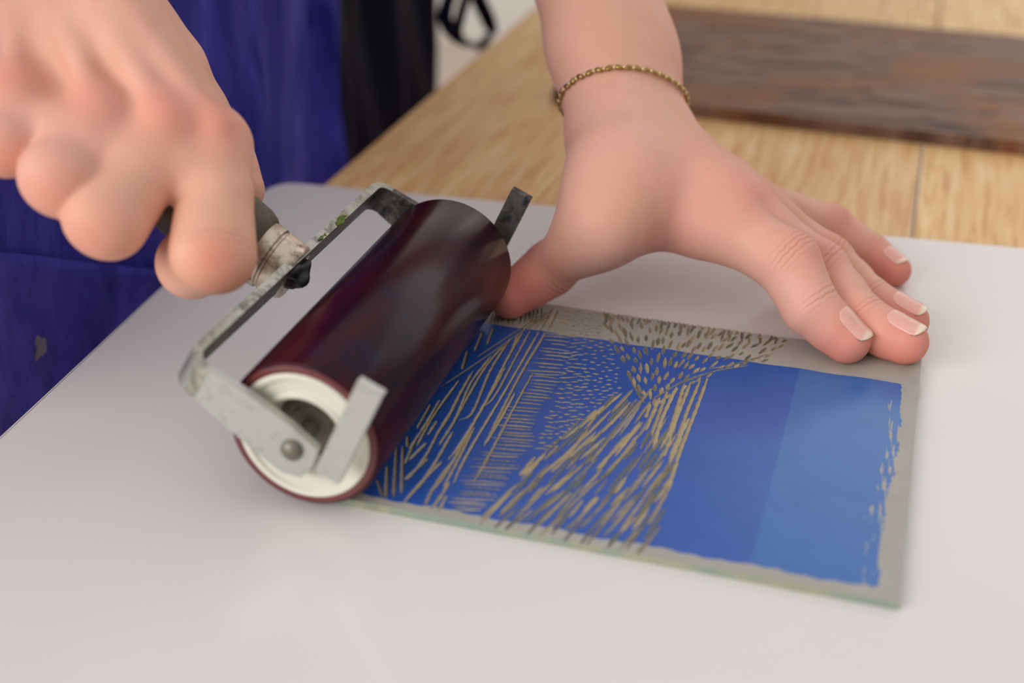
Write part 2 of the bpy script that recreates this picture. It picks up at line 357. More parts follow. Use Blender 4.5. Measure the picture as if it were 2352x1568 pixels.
long_lines = [
 [(1160,225),(985,520),(790,905)], [(1120,215),(900,600),(650,1020),(560,1215)], [(1060,215),(960,400),(830,640),(740,720)],
 [(1020,210),(900,420),(760,700),(600,960),(530,1050)], [(980,240),(940,350)], [(930,270),(800,480),(690,740),(600,800)],
 [(910,290),(780,440),(660,640),(560,820),(470,960)], [(810,380),(680,550),(580,780),(480,950)], [(800,390),(700,520)],
 [(690,480),(600,640),(540,760),(470,870)], [(600,540),(440,760),(330,960)], [(600,660),(480,850),(390,1020),(270,1180)],
 [(480,660),(380,830),(280,980)], [(900,450),(820,600),(740,730),(600,1000),(500,1130)], [(420,690),(330,850)], [(390,940),(280,1050)],
 [(460,800),(400,890)], [(400,1040),(250,1180)], [(490,1060),(370,1180),(240,1330)], [(540,1080),(430,1240),(380,1350)],
 [(540,1190),(480,1290),(420,1370)], [(520,1280),(470,1380)], [(750,230),(700,350)], [(820,200),(780,310)], [(655,350),(620,470)],
 [(200,970),(180,1290)], [(240,960),(230,1270)], [(140,1090),(130,1290)], [(270,900),(270,970)], [(75,1180),(110,1290)],
 [(1080,480),(930,760),(800,1010),(690,1200)], [(960,620),(860,800),(760,960)], [(700,840),(600,1040),(500,1230)], [(640,900),(540,1100),(440,1240)],
 [(560,870),(440,1080),(330,1240)], [(330,900),(250,1080)]]
for l in long_lines: stroke(L4(*l), U(.6, .95), U(0, .35), .12)
for l in ([(1190,90),(830,350),(490,580)], [(1160,100),(900,270),(720,390)]): stroke(L4(*l), .55, .66, .1)
for l in ([(1200,80),(1120,220)], [(1180,110),(1080,210)], [(1235,90),(1170,220)], [(1150,130),(1040,215)]): stroke(L4(*l), .65, .5, .15)
for k in range(26):   # short upright cuts in the bare margin behind the roller
    x = 800+k*13+U(-5, 5); stroke(L4((x, U(70, 90)), (x-U(4, 26), U(150, 185))), U(.4, .7), U(.3, .6), .4)
# ticks
ty = [110,240,330,430,500,580,640,720,800,880,960,1040,1120,1200,1280,1360]; tl = [1220,1170,1150,1090,1040,1040,970,920,870,870,790,720,700,620,580,540]; tr = [1330,1320,1320,1270,1270,1225,1190,1115,1105,1090,1080,1005,960,890,850,760]
y = 100.0
while y < 1385:
    a = np.interp(y, ty, tl)+U(-35, 45); b = np.interp(y, ty, tr)+U(-30, 22)
    stroke(L4((a, y-6), ((a+b)/2, y+U(-3, 5)), (b, y+U(6, 16))), U(.6, .9), U(0, .5) if y < 980 else U(.1, 1), .3)
    y += U(17, 28)
def inpoly(p, poly):
    r = False; n = len(poly)
    for i in range(n):
        (x1, y1), (x2, y2) = poly[i], poly[(i+1) % n]
        if (y1 > p[1]) != (y2 > p[1]) and p[0] < (x2-x1)*(p[1]-y1)/(y2-y1)+x1: r = not r
    return r
def scatter(poly, n, mind):
    P = []; lo = np.min(poly, 0); hi = np.max(poly, 0); tries = 0
    while len(P) < n and tries < n*60:
        tries += 1; p = (U(lo[0], hi[0]), U(lo[1], hi[1]))
        if inpoly(p, poly) and all((abs(p[0]-q[0])/mind[0])**2+(abs(p[1]-q[1])/mind[1])**2 > 1 for q in P): P.append(p)
    return P
for p in scatter([(1330,255),(1560,300),(1620,450),(1640,600),(1400,760),(1200,980),(1100,980),(1180,760),(1270,560),(1290,400)], 160, (40, 22)):
    l = U(12, 28)*(1.25 if p[0] < 1400 else .8); a = U(-.12, .2); stroke(L4((p[0]-l, p[1]-l*a), (p[0]+l, p[1]+l*a)), U(.62, .9), U(0, .35), .5)
for p in scatter([(1340,95),(1510,110),(1510,250),(1330,250)], 46, (34, 17)):
    l = U(10, 22); stroke(L4((p[0]-l, p[1]-2), (p[0]+l, p[1]+3)), U(.5, .75), U(.4, .75), .5)
# fan of seed shaped cuts
Fc = np.array([1490., 985.])
fan = [(1384,716),(1450,722),(1560,738),(1680,755),(1806,776),(1800,800),(1760,828),(1700,838),(1640,856),(1580,888),(1545,915),(1500,928),(1470,905),(1440,850),(1400,790)]
for p in scatter(fan, 240, (11.5, 22)):
    d = np.array(p)-Fc; d /= np.linalg.norm(d); d = nrm(d*np.array([1.0, .9])+U(-.16, .16, 2)); l = U(6.5, 12)
    a = np.array(p)-d*l; b = np.array(p)+d*l
    stroke([qp(*a), qp(*b)], U(.95, 1.45), U(.45, .72) if p[1] < 830 and U(0, 1) < .75 else U(.05, .6), .5)
for x in np.r_[1392:1800:21.]:   # cuts that run out over the back edge
    x += U(-6, 6); yy = 716+(x-1384)*.142
    stroke([qp(x+U(-4, 10), yy-8), qp(x-U(2, 12), yy+U(14, 30))], U(.7, 1.1), U(.4, .75), .3)
for l in ([(1625,847),(1690,835),(1765,812)], [(1560,880),(1640,852),(1720,838)], [(1500,915),(1560,880),(1615,858)], [(1440,850),(1462,895),(1480,925)]): stroke([qp(*p) for p in l], .6, .6, .15)
# right hand border strokes
for l in ([(2200,520),(2120,740),(2020,1000),(1945,1250)], [(2150,540),(2060,760),(1960,1070)], [(2090,550),(2000,780),(1920,1030)], [(2050,560),(1960,850),(1900,970)],
          [(2000,580),(1900,800),(1850,980)], [(1940,610),(1860,830),(1840,900)], [(1890,650),(1800,860)], [(1830,690),(1800,780)], [(2080,780),(1990,960),(1955,1070)], [(2030,900),(1960,1050)]):
    stroke(L4(*l), U(.95, 1.25), U(0, .25), .12)
# lower field of slanting cuts
low = [(1425,905),(1480,930),(1500,985),(1535,1010),(1530,1130),(1512,1185),(1500,1250),(1420,1242),(1260,1214),(1110,1186),(1180,1110),(1290,1000),(1370,935)]
for p in scatter(low, 120, (24, 20)):
    u = (p[0]-1150)/380; ang = math.radians(np.interp(u, [0, .6, 1], [44, 47, 58])+U(-6, 6)); l = U(22, 52)
    d = np.array([math.cos(ang), -math.sin(ang)]); a = np.array(p)-d*l; b = np.array(p)+d*l
    stroke([qp(*a), qp(*b)], U(.7, 1.25), U(0, 1)**.7, .35)
for l in ([(1650,620),(1500,740),(1280,910)], [(1700,680),(1560,830),(1410,960)], [(1580,670),(1450,770),(1270,920)], [(1470,1020),(1330,1140),(1200,1260)], [(1190,1200),(1060,1330),(930,1470)], [(970,1210),(740,1430)], [(1010,1250),(870,1390)], [(1150,1020),(1000,1150)], [(1090,1030),(990,1150)], [(1330,1000),(1190,1130)], [(1320,1260),(1150,1430)], [(1500,1290),(1340,1460)], [(1750,890),(1640,1040)], [(1480,760),(1350,960),(1200,1130)]):
    stroke(L4(*l), U(.8, 1.15), U(0, .4), .15)
X, Y = np.meshgrid(gx, gy)
# inked area: back limit, front limit, ragged right limit
wobr = .5*np.sin(Y*.09)+.25*np.sin(Y*.43+1)+.15*np.sin(Y*1.9)
right_lim = -4.6+wobr-np.clip((-70-Y)/60, 0, 1)*1.2
ink = np.clip(.5+(-19.8+.25*np.sin(X*.3)-Y)/.5, 0, 1)*np.clip(.5+(Y+123.6+.6*np.clip((-60-X)/60, 0, 1)+.4*np.sin(X*.23)+.25*np.sin(X*.9))/.8, 0, 1)*np.clip(.5+(right_lim-X)/1.5, 0, 1)
streak = np.clip((X-right_lim+9.5)/8.5, 0, 1)*np.clip((-24-Y)/10, 0, 1)
sn = .5+.5*np.sin(X*2.3+Y*.25+1.7*np.sin(Y*.09)+np.sin(X*5.1))*np.cos(Y*.11+X*.7)
ink = ink*(1-.75*streak*np.clip((sn-.52)/.2, 0, 1))
thin = np.clip(.5+(X+36.2)/.7, 0, 1)*.8+np.clip((X+80)/44, 0, 1)*.2
Z = -.5*cut
V = np.stack([X, Y, Z], -1).reshape(-1, 3)
idx = np.arange(nx*ny).reshape(ny, nx)
F = np.stack([idx[:-1, :-1], idx[:-1, 1:], idx[1:, 1:], idx[1:, :-1]], -1).reshape(-1, 4)
loop = np.r_[idx[0, :], idx[1:, -1], idx[-1, -2::-1], idx[-2:0:-1, 0]]
nb = len(V); lowv = V[loop].copy(); lowv[:, 2] = -PTH+.02
n = len(loop); side = np.stack([loop, nb+np.arange(n), nb+(np.arange(n)+1) % n, np.roll(loop, -1)], -1)
plate = empty('lino_plate', (-75, -64, -PTH)); tag(plate, 'grey lino plate carved with fine strokes and inked blue, lying on the white board', 'printing plate')
me = bpy.data.meshes.new('carved_face'); 
def fast_mesh(me, V, F):
    V = np.asarray(V, np.float32)*MM; F = np.asarray(F, np.int32)
    me.vertices.add(len(V)); me.vertices.foreach_set('co', V.ravel())
    me.loops.add(F.size); me.loops.foreach_set('vertex_index', F.ravel())
    me.polygons.add(len(F)); me.polygons.foreach_set('loop_start', np.arange(0, F.size, F.shape[1], dtype=np.int32))
    me.update(calc_edges=True); me.polygons.foreach_set('use_smooth', np.ones(len(F), bool)); me.validate()
def fattr(me, name, a):
    at_ = me.attributes.new(name, 'FLOAT', 'POINT'); at_.data.foreach_set('value', np.asarray(a, np.float32).ravel())
fast_mesh(me, V, F)
for nm, a in (('cut', cut), ('ink', ink), ('tone', tone), ('thin', thin)): fattr(me, nm, a)
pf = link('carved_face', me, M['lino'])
me = bpy.data.meshes.new('edge'); fast_mesh(me, np.vstack([V, lowv]), side); me.polygons.foreach_set('use_smooth', np.zeros(len(side), bool))
pe = link('edge', me, M['lino_edge'])
keep(plate, pf, pe)
# ================================================================== brayer (ink roller)
RR, RX = 21.4, -153.1; RA = -0.0088
AX = np.array([math.sin(RA), math.cos(RA), 0]); RT = np.array([math.cos(RA), -math.sin(RA), 0])
RO = np.array([RX, 0, RR]); YN, YF = -132.6, -18.4
brayer = empty('ink_roller', (RX, -75, 0)); tag(brayer, 'ink roller with dark maroon drum, zinc frame and wooden handle pressed on the lino plate', 'brayer')
drum = bm_obj('drum', lathe([(YN, 18.6), (YN, RR-1.2), (YN+.35, RR-.4), (YN+1.2, RR), (YF-1.2, RR), (YF-.35, RR-.4), (YF, RR-1.2), (YF, 18.6)], RO, AX, 128), M['roller'], smooth='auto')
parts = [drum]
for s, e in ((-1, YN), (1, YF)):
    a = AX*s
    o0 = RO+AX*e
    parts.append(bm_obj('drum_rim', lathe([(-.1, 18.4), (.25, 18.6), (.35, 20.0), (.0, 20.4), (-.3, 20.4), (-.3, 18.4)], o0, a, 96, True), M['rim'], smooth='auto')); sub(drum, parts[-1])
    cap = bm_obj('end_cap', lathe([(-6, 5.2), (-6, 9.5), (-.6, 10.6), (.5, 11.4), (.5, 12.2), (-.2, 12.8), (-.2, 16.2), (.7, 16.8), (.9, 18.0), (.5, 18.5), (-1.5, 18.6)], o0, a, 96), M['cap'], smooth='auto')
    parts.append(cap)
    parts.append(bm_obj('bearing', lathe([(-6.2, 9.6), (-5.6, 9.0), (-5.2, 6.2), (-4.2, 5.8), (-4.2, 0)], o0, a, 48), M['hub'], smooth='auto')); sub(cap, parts[-1])
    parts.append(bm_obj('axle', lathe([(-5, 2.4), (6.4, 2.4), (6.4, 3.0), (7.6, 2.9), (8.6, 2.0), (8.9, 0)], o0, a, 32), M['hub'], smooth='auto'))
# frame plane coordinates: along the arm (from axle outwards) and across it
ca, sa = -0.845, 0.535
def fr(u, v, yv):   # u along the arm away from the axle, v across (up), y position along the roller
    return np.array([RX+ca*u+(-sa)*(-1)*v, 0, RR+sa*u+(-ca)*v])*np.array([1, 0, 1])+np.array([0, yv, 0])
ARM_L = 28.6
for s, e in ((-1, YN-4.2), (1, YF+4.2)):
    y0, y1 = (e-2.4, e) if s < 0 else (e, e+2.4)
    # flat arm, widening towards the axle, then the upright foot
    poly = [(ARM_L, -5.0), (ARM_L, 5.2), (16, 6.6), (3, 6.6), (-6.5, 5.2), (-7.6, 0), (-7, -5.5), (-2, -8.0), (6, -7.6), (18, -6.2)]
    parts.append(bm_obj('arm', prism_bm(poly, lambda a, b, t: tuple(fr(a, b, t)), y0, y1), M['bright'] if s < 0 else M['grime'], smooth='auto', bevel=.5))
    f0, f1 = (np.array([-141.6, 16.4]), np.array([-128.2, 44.8])) if s < 0 else (np.array([-143.0, 17.4]), np.array([-130.4, 44.4])); d = nrm(f1-f0); q = np.array([d[1], -d[0]]); hw = 3.5
    poly = [tuple(f0-q*hw), tuple(f0+q*hw), tuple(f1+q*hw), tuple(f1-q*hw)]
    yy = (y0-2.5, y0+.2) if s < 0 else (y1-.2, y1+2.5)
    parts.append(bm_obj('foot', prism_bm(poly, lambda a, b, t: (a, t, b), *yy), M['bright'] if s < 0 else M['grime'], smooth='auto', bevel=.7))
# cross bar: one bent strip, corners rounded
corner = []
yA, yB = YN-5.4, YF+5.4; rc_ = 5.0
path = [(ARM_L-1.5, yA)]
for t in np.linspace(0, 90, 7): path.append((ARM_L+rc_*math.sin(math.radians(t)), yA+rc_*(1-math.cos(math.radians(t)))))
for yv in np.linspace(yA+rc_+6, yB-rc_-6, 9): path.append((ARM_L+rc_, yv))
for t in np.linspace(90, 0, 7): path.append((ARM_L+rc_*math.sin(math.radians(t)), yB-rc_*(1-math.cos(math.radians(t)))))
path.append((ARM_L-1.5, yB))
Pp = [fr(u, 0.2, yv) for u, yv in path]; side_v = fr(0, 1, 0)-fr(0, 0, 0)
xb = bm_obj('crossbar', ribbon_bm(Pp, [side_v]*len(Pp), 10.0, 2.6), M['grime'], smooth='auto', bevel=.55)
xb.data.materials.append(M['steel'])
for pg in xb.data.polygons:     # bare worn metal along the upper edge and the near corner
    if np.array(pg.normal)@nrm(side_v) > .5 or pg.center.y < (yA+4)*MM: pg.material_index = 1
parts.append(xb)
# tang collar, ferrule and handle
HD = nrm([-.88, 0, .475]); HO = np.array([-178.6, -75.5, 36.6])+HD*-1.0
fer = bm_obj('ferrule', lathe([(3.4, 4.0), (3.4, 8.4), (4.2, 9.1), (6.0, 9.3), (10.2, 9.6), (10.6, 9.1), (11.3, 9.1), (11.7, 9.8), (15.2, 10.1), (15.8, 9.8), (16.2, 8.6)], HO, HD, 64), M['ferrule'], smooth='auto')
hp = [(15.6, 0), (15.6, 10.4), (16.6, 11.2), (19, 12.2), (25, 12.9), (32, 12.6), (40, 11.2), (50, 10.0), (60, 9.6), (74, 10.4), (86, 11.2), (94, 10.6), (99, 7.6), (100.5, 0)]
hs = spline([(a, b, 0) for a, b in hp[3:13]], 4)
parts.append(bm_obj('handle', lathe(hp[:3]+[(a, b) for a, b, _ in hs]+[hp[-1]], HO, HD, 64), M['handle'], smooth='auto')); sub(parts[-1], fer)
def blob(name, c, r, mat, sq=(1, 1, 1), seedv=0):
    bm = bmesh.new(); bmesh.ops.create_icosphere(bm, subdivisions=3, radius=1); rs = np.random.default_rng(seedv)
    k = rs.uniform(-1, 1, (5, 3))*2.6
    for v in bm.verts:
        p = np.array(v.co); g = 1+.16*sum(math.sin(p@q*1.7+i) for i, q in enumerate(k))
        v.co = Vector(c)+Vector((p*g*r*np.array(sq)).tolist())
    return bm_obj(name, bm, mat, smooth=True)
parts.append(blob('tang', HO+HD*2.2+np.array([0, 0, .6]), 4.3, M['black'], (.75, 1.2, .95), 21))
for i, (yv, v, r, sq) in enumerate(((-47, 5.1, 1.3, (.8, 2.2, .7)), (-44, 4.6, 1.0, (.8, 1.6, .9)), (-61, 5.2, 1.0, (.8, 1.8, .6)), (-58.5, 4.9, .8, (.7, 1.2, .8)))):
    parts.append(blob('paint_dab', fr(ARM_L+rc_-.6, v, yv), r, M['moss'], sq, i))
parts.append(blob('paint_dab', HO+HD*18.5+np.array([3, -9.5, -5.5]), 1.1, M['moss'], (1, .6, 1), 9))
keep(brayer, *[p for p in parts if p.parent is None])
# ================================================================== person
def smin(a, b, k):
    if k <= 0: return np.minimum(a, b)
    h = np.maximum(k-np.abs(a-b), 0)/k
    return np.minimum(a, b)-h*h*k*.25
def prim_d(pr, X, Y, Z):
    if pr[0] == 'c':
        _, a, b, r1, r2, k = pr; ab = b-a; L = max(ab@ab, 1e-6)
        t = np.clip(((X-a[0])*ab[0]+(Y-a[1])*ab[1]+(Z-a[2])*ab[2])/L, 0, 1)
        return np.sqrt((X-a[0]-t*ab[0])**2+(Y-a[1]-t*ab[1])**2+(Z-a[2]-t*ab[2])**2)-(r1+(r2-r1)*t)
    _, c, R3, rad, k = pr      # ellipsoid with axes R3 rows
    dx, dy, dz = X-c[0], Y-c[1], Z-c[2]
    q = [(dx*R3[i][0]+dy*R3[i][1]+dz*R3[i][2]) for i in range(3)]
    k0 = np.sqrt(sum((q[i]/rad[i])**2 for i in range(3))); k1 = np.sqrt(sum((q[i]/rad[i]**2)**2 for i in range(3)))+1e-9
    return k0*(k0-1)/k1
def bbox(pr):
    if pr[0] == 'c': _, a, b, r1, r2, k = pr; r = max(r1, r2); return np.minimum(a, b)-r, np.maximum(a, b)+r
    r = max(pr[3]); return pr[1]-r, pr[1]+r
def block(lo, hi, ax):
    s = []
    for i in range(3): s.append(slice(max(0, np.searchsorted(ax[i], lo[i])-1), min(len(ax[i]), np.searchsorted(ax[i], hi[i])+1)))
    return tuple(s)
def grids(ax, s): return ax[0][s[0]][:, None, None], ax[1][s[1]][None, :, None], ax[2][s[2]][None, None, :]
def sdf_mesh(core, fingers, lo, hi, res, kf=7.0, smooth=3, cuts=()):
    ax = [np.arange(lo[i], hi[i]+res, res, dtype=np.float32) for i in range(3)]
    P = np.full([len(a) for a in ax], 50.0, np.float32)
    def put(arr, prims, ax_, base):
        for pr in prims:
            k = pr[-1]; l, h = bbox(pr); s = block(l-k-4, h+k+4, ax_)
            if any(q.stop <= q.start for q in s): continue
            X, Y, Z = grids(ax_, s); arr[s] = smin(arr[s], prim_d(pr, X, Y, Z).astype(np.float32), k)
    put(P, core, ax, None)
    out = P.copy()
    for fg in fingers:
        bl = np.min([bbox(p)[0] for p in fg], 0)-kf-4; bh = np.max([bbox(p)[1] for p in fg], 0)+kf+4
        s = block(bl, bh, ax)
        if any(q.stop <= q.start for q in s): continue
        sub = [ax[i][s[i]] for i in range(3)]; Fa = np.full([len(a) for a in sub], 50.0, np.float32)
        put(Fa, fg, sub, None); out[s] = np.minimum(out[s], smin(P[s], Fa, kf))
    for pr in cuts:   # small grooves
        k = pr[-1]; l, h = bbox(pr); s = block(l-k-2, h+k+2, ax)
        if any(q.stop <= q.start for q in s): continue
        X, Y, Z = grids(ax, s); out[s] = -smin(-out[s], prim_d(pr, X, Y, Z).astype(np.float32), k)
    # surface nets
    ins = out < 0; nxyz = np.array(out.shape)-1
    cnt = np.zeros(nxyz, np.int8); off = [(i, j, k) for i in (0, 1) for j in (0, 1) for k in (0, 1)]
    def cv(a, o): return a[o[0]:o[0]+nxyz[0], o[1]:o[1]+nxyz[1], o[2]:o[2]+nxyz[2]]
    for o in off: cnt += cv(ins, o)
    act = np.argwhere((cnt > 0) & (cnt < 8)); vid = np.full(nxyz, -1, np.int32); vid[tuple(act.T)] = np.arange(len(act))
    val = {o: out[act[:, 0]+o[0], act[:, 1]+o[1], act[:, 2]+o[2]] for o in off}
    acc = np.zeros((len(act), 3)); num = np.zeros(len(act))
    for o in off:
        for d in range(3):
            if o[d]: continue
            o2 = list(o); o2[d] = 1; o2 = tuple(o2); a, b = val[o], val[o2]; m = (a < 0) != (b < 0)
            t = np.where(m, a/np.where(m, a-b, 1), 0); p = np.tile(np.array(o, float), (len(act), 1)); p[:, d] += t
            acc[m] += p[m]; num[m] += 1
    V = (act+acc/num[:, None])*res+np.array(lo)
    F = []
    for d in range(3):
        u, v = (d+1) % 3, (d+2) % 3
        sl0 = [slice(None)]*3; sl1 = [slice(None)]*3; sl0[d] = slice(0, -1); sl1[d] = slice(1, None)
        a, b = ins[tuple(sl0)], ins[tuple(sl1)]; e = np.argwhere(a != b)
        e = e[(e[:, u] > 0) & (e[:, v] > 0) & (e[:, u] < nxyz[u]) & (e[:, v] < nxyz[v]) & (e[:, d] < nxyz[d])]
        flip = a[tuple(e.T)]
        q = []
        for du, dv in ((-1, -1), (0, -1), (0, 0), (-1, 0)):
            c = e.copy(); c[:, u] += du; c[:, v] += dv; q.append(vid[tuple(c.T)])
        q = np.stack(q, 1); q[~flip] = q[~flip][:, ::-1]; F.append(q)
    F = np.vstack(F); F = F[(F >= 0).all(1)]
    E = np.vstack([F[:, [0, 1]], F[:, [1, 2]], F[:, [2, 3]], F[:, [3, 0]]])
    deg = np.bincount(E.ravel(), minlength=len(V)).astype(float); deg[deg == 0] = 1
    for it in range(smooth*2):
        S = np.zeros_like(V)
        for c in range(3):
            S[:, c] = np.bincount(E[:, 0], V[E[:, 1], c], len(V))+np.bincount(E[:, 1], V[E[:, 0], c], len(V))
        lam = .55 if it % 2 == 0 else -.50
        V = V+lam*(S/deg[:, None]-V)
    return V, F
def C(a, b, r1, r2, k): return ('c', np.asarray(a, float), np.asarray(b, float), float(r1), float(r2), float(k))
def finger(J, r, k=3.0, bulge=.5, pad=None, bulge0=None):
    """J: joint points base..tip, r radii"""
    J = [np.asarray(j, float) for j in J]; out = []
    for i in range(len(J)-1):
        m = .5*(J[i]+J[i+1]); rm = .5*(r[i]+r[i+1])-(bulge0 if (i == 0 and bulge0 is not None) else bulge)
        out += [C(J[i], m, r[i], rm, k), C(m, J[i+1], rm, r[i+1], k)]
    if pad is not None:   # fingertip pulp
        d = nrm(J[-1]-J[-2]); out.append(C(J[-1]-d*6+pad*1.4, J[-1]-d*1+pad*.8, r[-1]*.92, r[-1]*.86, k))
    return out
# ---------------- left hand (spread on the board)
LH = {'index': [at(1606,500,33), at(1810,604,25.5), at(1862,706,15), at(1948,782,7.2)],
      'middle': [at(1668,474,37), at(1882,622,17.5), at(1980,738,9.0), at(2082,784,6.9)],
      'ring': [at(1700,470,34.5), at(1898,600,13.5), at(2001,696,6.8), at(2088,736,4.2)],
      'pinky': [at(1735,488,27), at(1908,520,13), at(2000,582,5.2), at(2056,620,3.2)]}
LR = {'index': [11.6, 10.2, 8.7, 7.0], 'middle': [11.0, 9.6, 8.3, 6.9], 'ring': [10.4, 9.0, 7.8, 6.5], 'pinky': [9.4, 7.7, 6.7, 5.6]}
LT = [at(1412,425,44), at(1372,528,33), at(1262,618,13.5), at(1172,684,6.6)]
LW = at(1452,292,50)
LFD = nrm([-.40, .62, .66])           # forearm direction
LE = LW+LFD*235
upv = np.array([0, 0, 1.0])
def dorsal(J, hint=upv):
    d = nrm(J[3]-J[2]); n = hint-d*(hint@d); return nrm(n)
fl_, core = [], []
side_l = nrm(np.cross(LFD, nrm(LH['middle'][0]-LW)))   # across the wrist
wr_x = nrm(LH['pinky'][0]-LH['index'][0]); wr_x = nrm(wr_x-LFD*(wr_x@LFD))
wr_n = nrm(np.cross(wr_x, LFD)); wr_n = wr_n if wr_n[2] > 0 else -wr_n
for s in (-1, 1):   # radius and ulna
    o = wr_x*s
    core += [C(LW+o*7.5-LFD*4, LW+o*7.5+LFD*30, 15.0, 15.2, 12), C(LW+o*7.5+LFD*30, LW+o*9+LFD*150, 15.2, 25, 14), C(LW+o*9+LFD*150, LE, 25, 27, 14)]
names = ['index', 'middle', 'ring', 'pinky']
for i, nme in enumerate(names):
    m = LH[nme][0]; root = LW+wr_x*(-10+7*i)-LFD*8+wr_n*1.5
    mid = .5*(root+m)+wr_n*(1.5, 1.0, -1.5, -3.5)[i]; mr = (12, 11.6, 10.4, 9.2)[i]
    core += [C(root, mid, 13.2, mr, 8), C(mid, m-wr_n*1.5, mr, LR[nme][0]-.2, 8), C(root*.55+m*.45+wr_n*(mr-1.5), m+wr_n*(LR[nme][0]-3.4), 1.5, 2.0, 5)]
for i in range(3):   # fill between knuckles (palm)
    a, b = LH[names[i]][0], LH[names[i+1]][0]
    core.append(C(.5*(a+b)-wr_n*4, .5*(LW+.5*(a+b))-wr_n*5, 10, 13, 8))
# thenar and thumb web
core += [C(LW-wr_x*7-LFD*4, LT[0], 13, 11.6, 18), C(LT[0], LT[1], 11.6, 10.4, 16)]
im = LH['index'][0]*.72+LW*.28
core += [C(LT[1]*.62+LT[0]*.38+np.array([5, 2, 0]), im-wr_n*5, 8.5, 8.0, 12), C(LT[0]*.8+LW*.2, im-wr_n*.5, 12, 11, 14), C(LT[0]*.4+LT[1]*.6, im*.9+LW*.1-wr_n*3, 10, 10, 14), C(LT[1]*.85+LT[2]*.15+np.array([4, 1, 0]), LH['index'][0]*.8+LW*.2-wr_n*7, 4.5, 6.0, 12)]
fingersL = []
for nme in names:
    J = LH[nme]; n = dorsal(J); d1 = nrm(J[1]-J[0])
    fingersL.append(finger([J[0]+nrm(LW-J[0])*6]+J[1:], LR[nme], 3.0, .55, -n))
fingersL.append(finger([LT[1]-nrm(LT[2]-LT[1])*4, LT[2], LT[3]], [10.6, 8.8, 7.2], 4, .5))
# ---------------- right hand (fist round the handle)
RH = {'index': [atd(496,332,366), atd(490,584,350), atd(442,604,366), atd(444,568,384)],
      'middle': [atd(382,312,361), atd(242,504,344), atd(270,480,368), atd(305,455,386)],
      'ring': [atd(234,292,359), atd(138,412,343), atd(165,390,368), atd(200,365,384)],
      'pinky': [atd(50,250,361), atd(10,332,347), atd(50,310,370), atd(90,295,383)]}
RRd = {'index': [11.2, 10.2, 9.3, 7.4], 'middle': [11.0, 10.0, 8.6, 7.0], 'ring': [10.8, 9.6, 8.2, 6.8], 'pinky': [9.8, 8.4, 7.2, 6.0]}
RTm = [atd(225,0,388), atd(382,165,396), atd(500,340,404), atd(552,436,402)]
RW = atd(50,-190,384)
RE = np.array([-418., -185., 235.]); RFD = nrm(RE-RW)
rx = nrm(RH['pinky'][0]-RH['index'][0]); rx = nrm(rx-RFD*(rx@RFD)); rn = np.cross(rx, RFD); rn = rn if rn@(CAM-RW) > 0 else -rn
rx0 = rx; md_ = nrm(.25*sum(RH[q][0] for q in ('index', 'middle', 'ring', 'pinky'))-RW); hx = nrm(RH['pinky'][0]-RH['index'][0]); hx = nrm(hx-md_*(hx@md_)); rn = np.cross(hx, md_); rn = rn if rn@(CAM-RW) > 0 else -rn
coreR = []
for s in (-1, 1):
    o = rx*s
    coreR += [C(RW+o*8, RW+o*8+RFD*30, 16, 16.5, 12), C(RW+o*8+RFD*30, RW+o*10+RFD*150, 16.5, 26, 14), C(RW+o*10+RFD*150, RE, 26, 28, 14)]
for i, nme in enumerate(names):
    m = RH[nme][0]; root = RW+rx*(-12+8*i); mid = .5*(root+m)+rn*1.0
    coreR += [C(root, mid, 12.8, 10.4, 6), C(mid, m-rn*4.6, 10.2, RRd[nme][0]-2.8, 5)]
    coreR.append(C(root*.75+m*.25+rn*11.2, m+rn*9.8, 2.4, 3.0, 8))            # extensor tendon
    coreR.append(C(m+rn*4.6, m+rn*3.0+nrm(RH[nme][1]-m)*5, 8.0, 8.4, 6))    # knuckle
    if i < 3:                                                               # web towards the next finger
        nx_ = names[i+1]; fw = (.34, .44, .42)[i]; wa = RH[nme][0]*(1-fw)+RH[nme][1]*fw; wb_ = RH[nx_][0]*(1-fw)+RH[nx_][1]*fw
        coreR.append(C(wa*.8+wb_*.2+rn*1.0, wa*.2+wb_*.8+rn*1.0, 7.4, 7.4, 6)); coreR.append(C(.5*(RH[nme][0]+RH[nx_][0])-rn*1.0, .5*(wa+wb_)+rn*1.5, 7.0, 7.0, 6))
for i in range(3):
    a, b = RH[names[i]][0], RH[names[i+1]][0]
    coreR.append(C(.5*(a+b)-rn*6, .5*(RW+.5*(a+b))-rn*3.5, 9.0, 12.0, 7))
coreR += [C(RW-rx*10, RTm[0], 14, 14, 10), C(RTm[0], RTm[1], 14, 11.5, 10), C(RTm[1]*.6+RTm[0]*.4, RH['index'][0]*.7+RW*.3-rn*4, 9, 9, 12), C(RTm[1], RH['index'][0]*.85+RW*.15-rn*6, 6.5, 7, 10)]
fingersR = []
for nme in names:
    J = RH[nme]; r = list(RRd[nme]); lat = nrm(np.cross(J[1]-J[0], J[2]-J[1])); r[1] -= .5
    fg = finger([J[0]-rn*1.0]+J[1:], [r[0]-1.2]+r[1:], 3.2, .4, None, .1)
    out_ = nrm(J[1]-.5*(J[0]+J[2]))
    for sg in (-1, 1): fg.append(C(J[1]+lat*sg*2.7+out_*.2, J[1]+lat*sg*2.4+nrm(J[0]-J[1])*8, r[1]-1.8, r[1]-1.8, 4))
    fingersR.append(fg)
fingersR.append(finger(RTm[1:], [11.2, 9.4, 7.4], 4, .5))
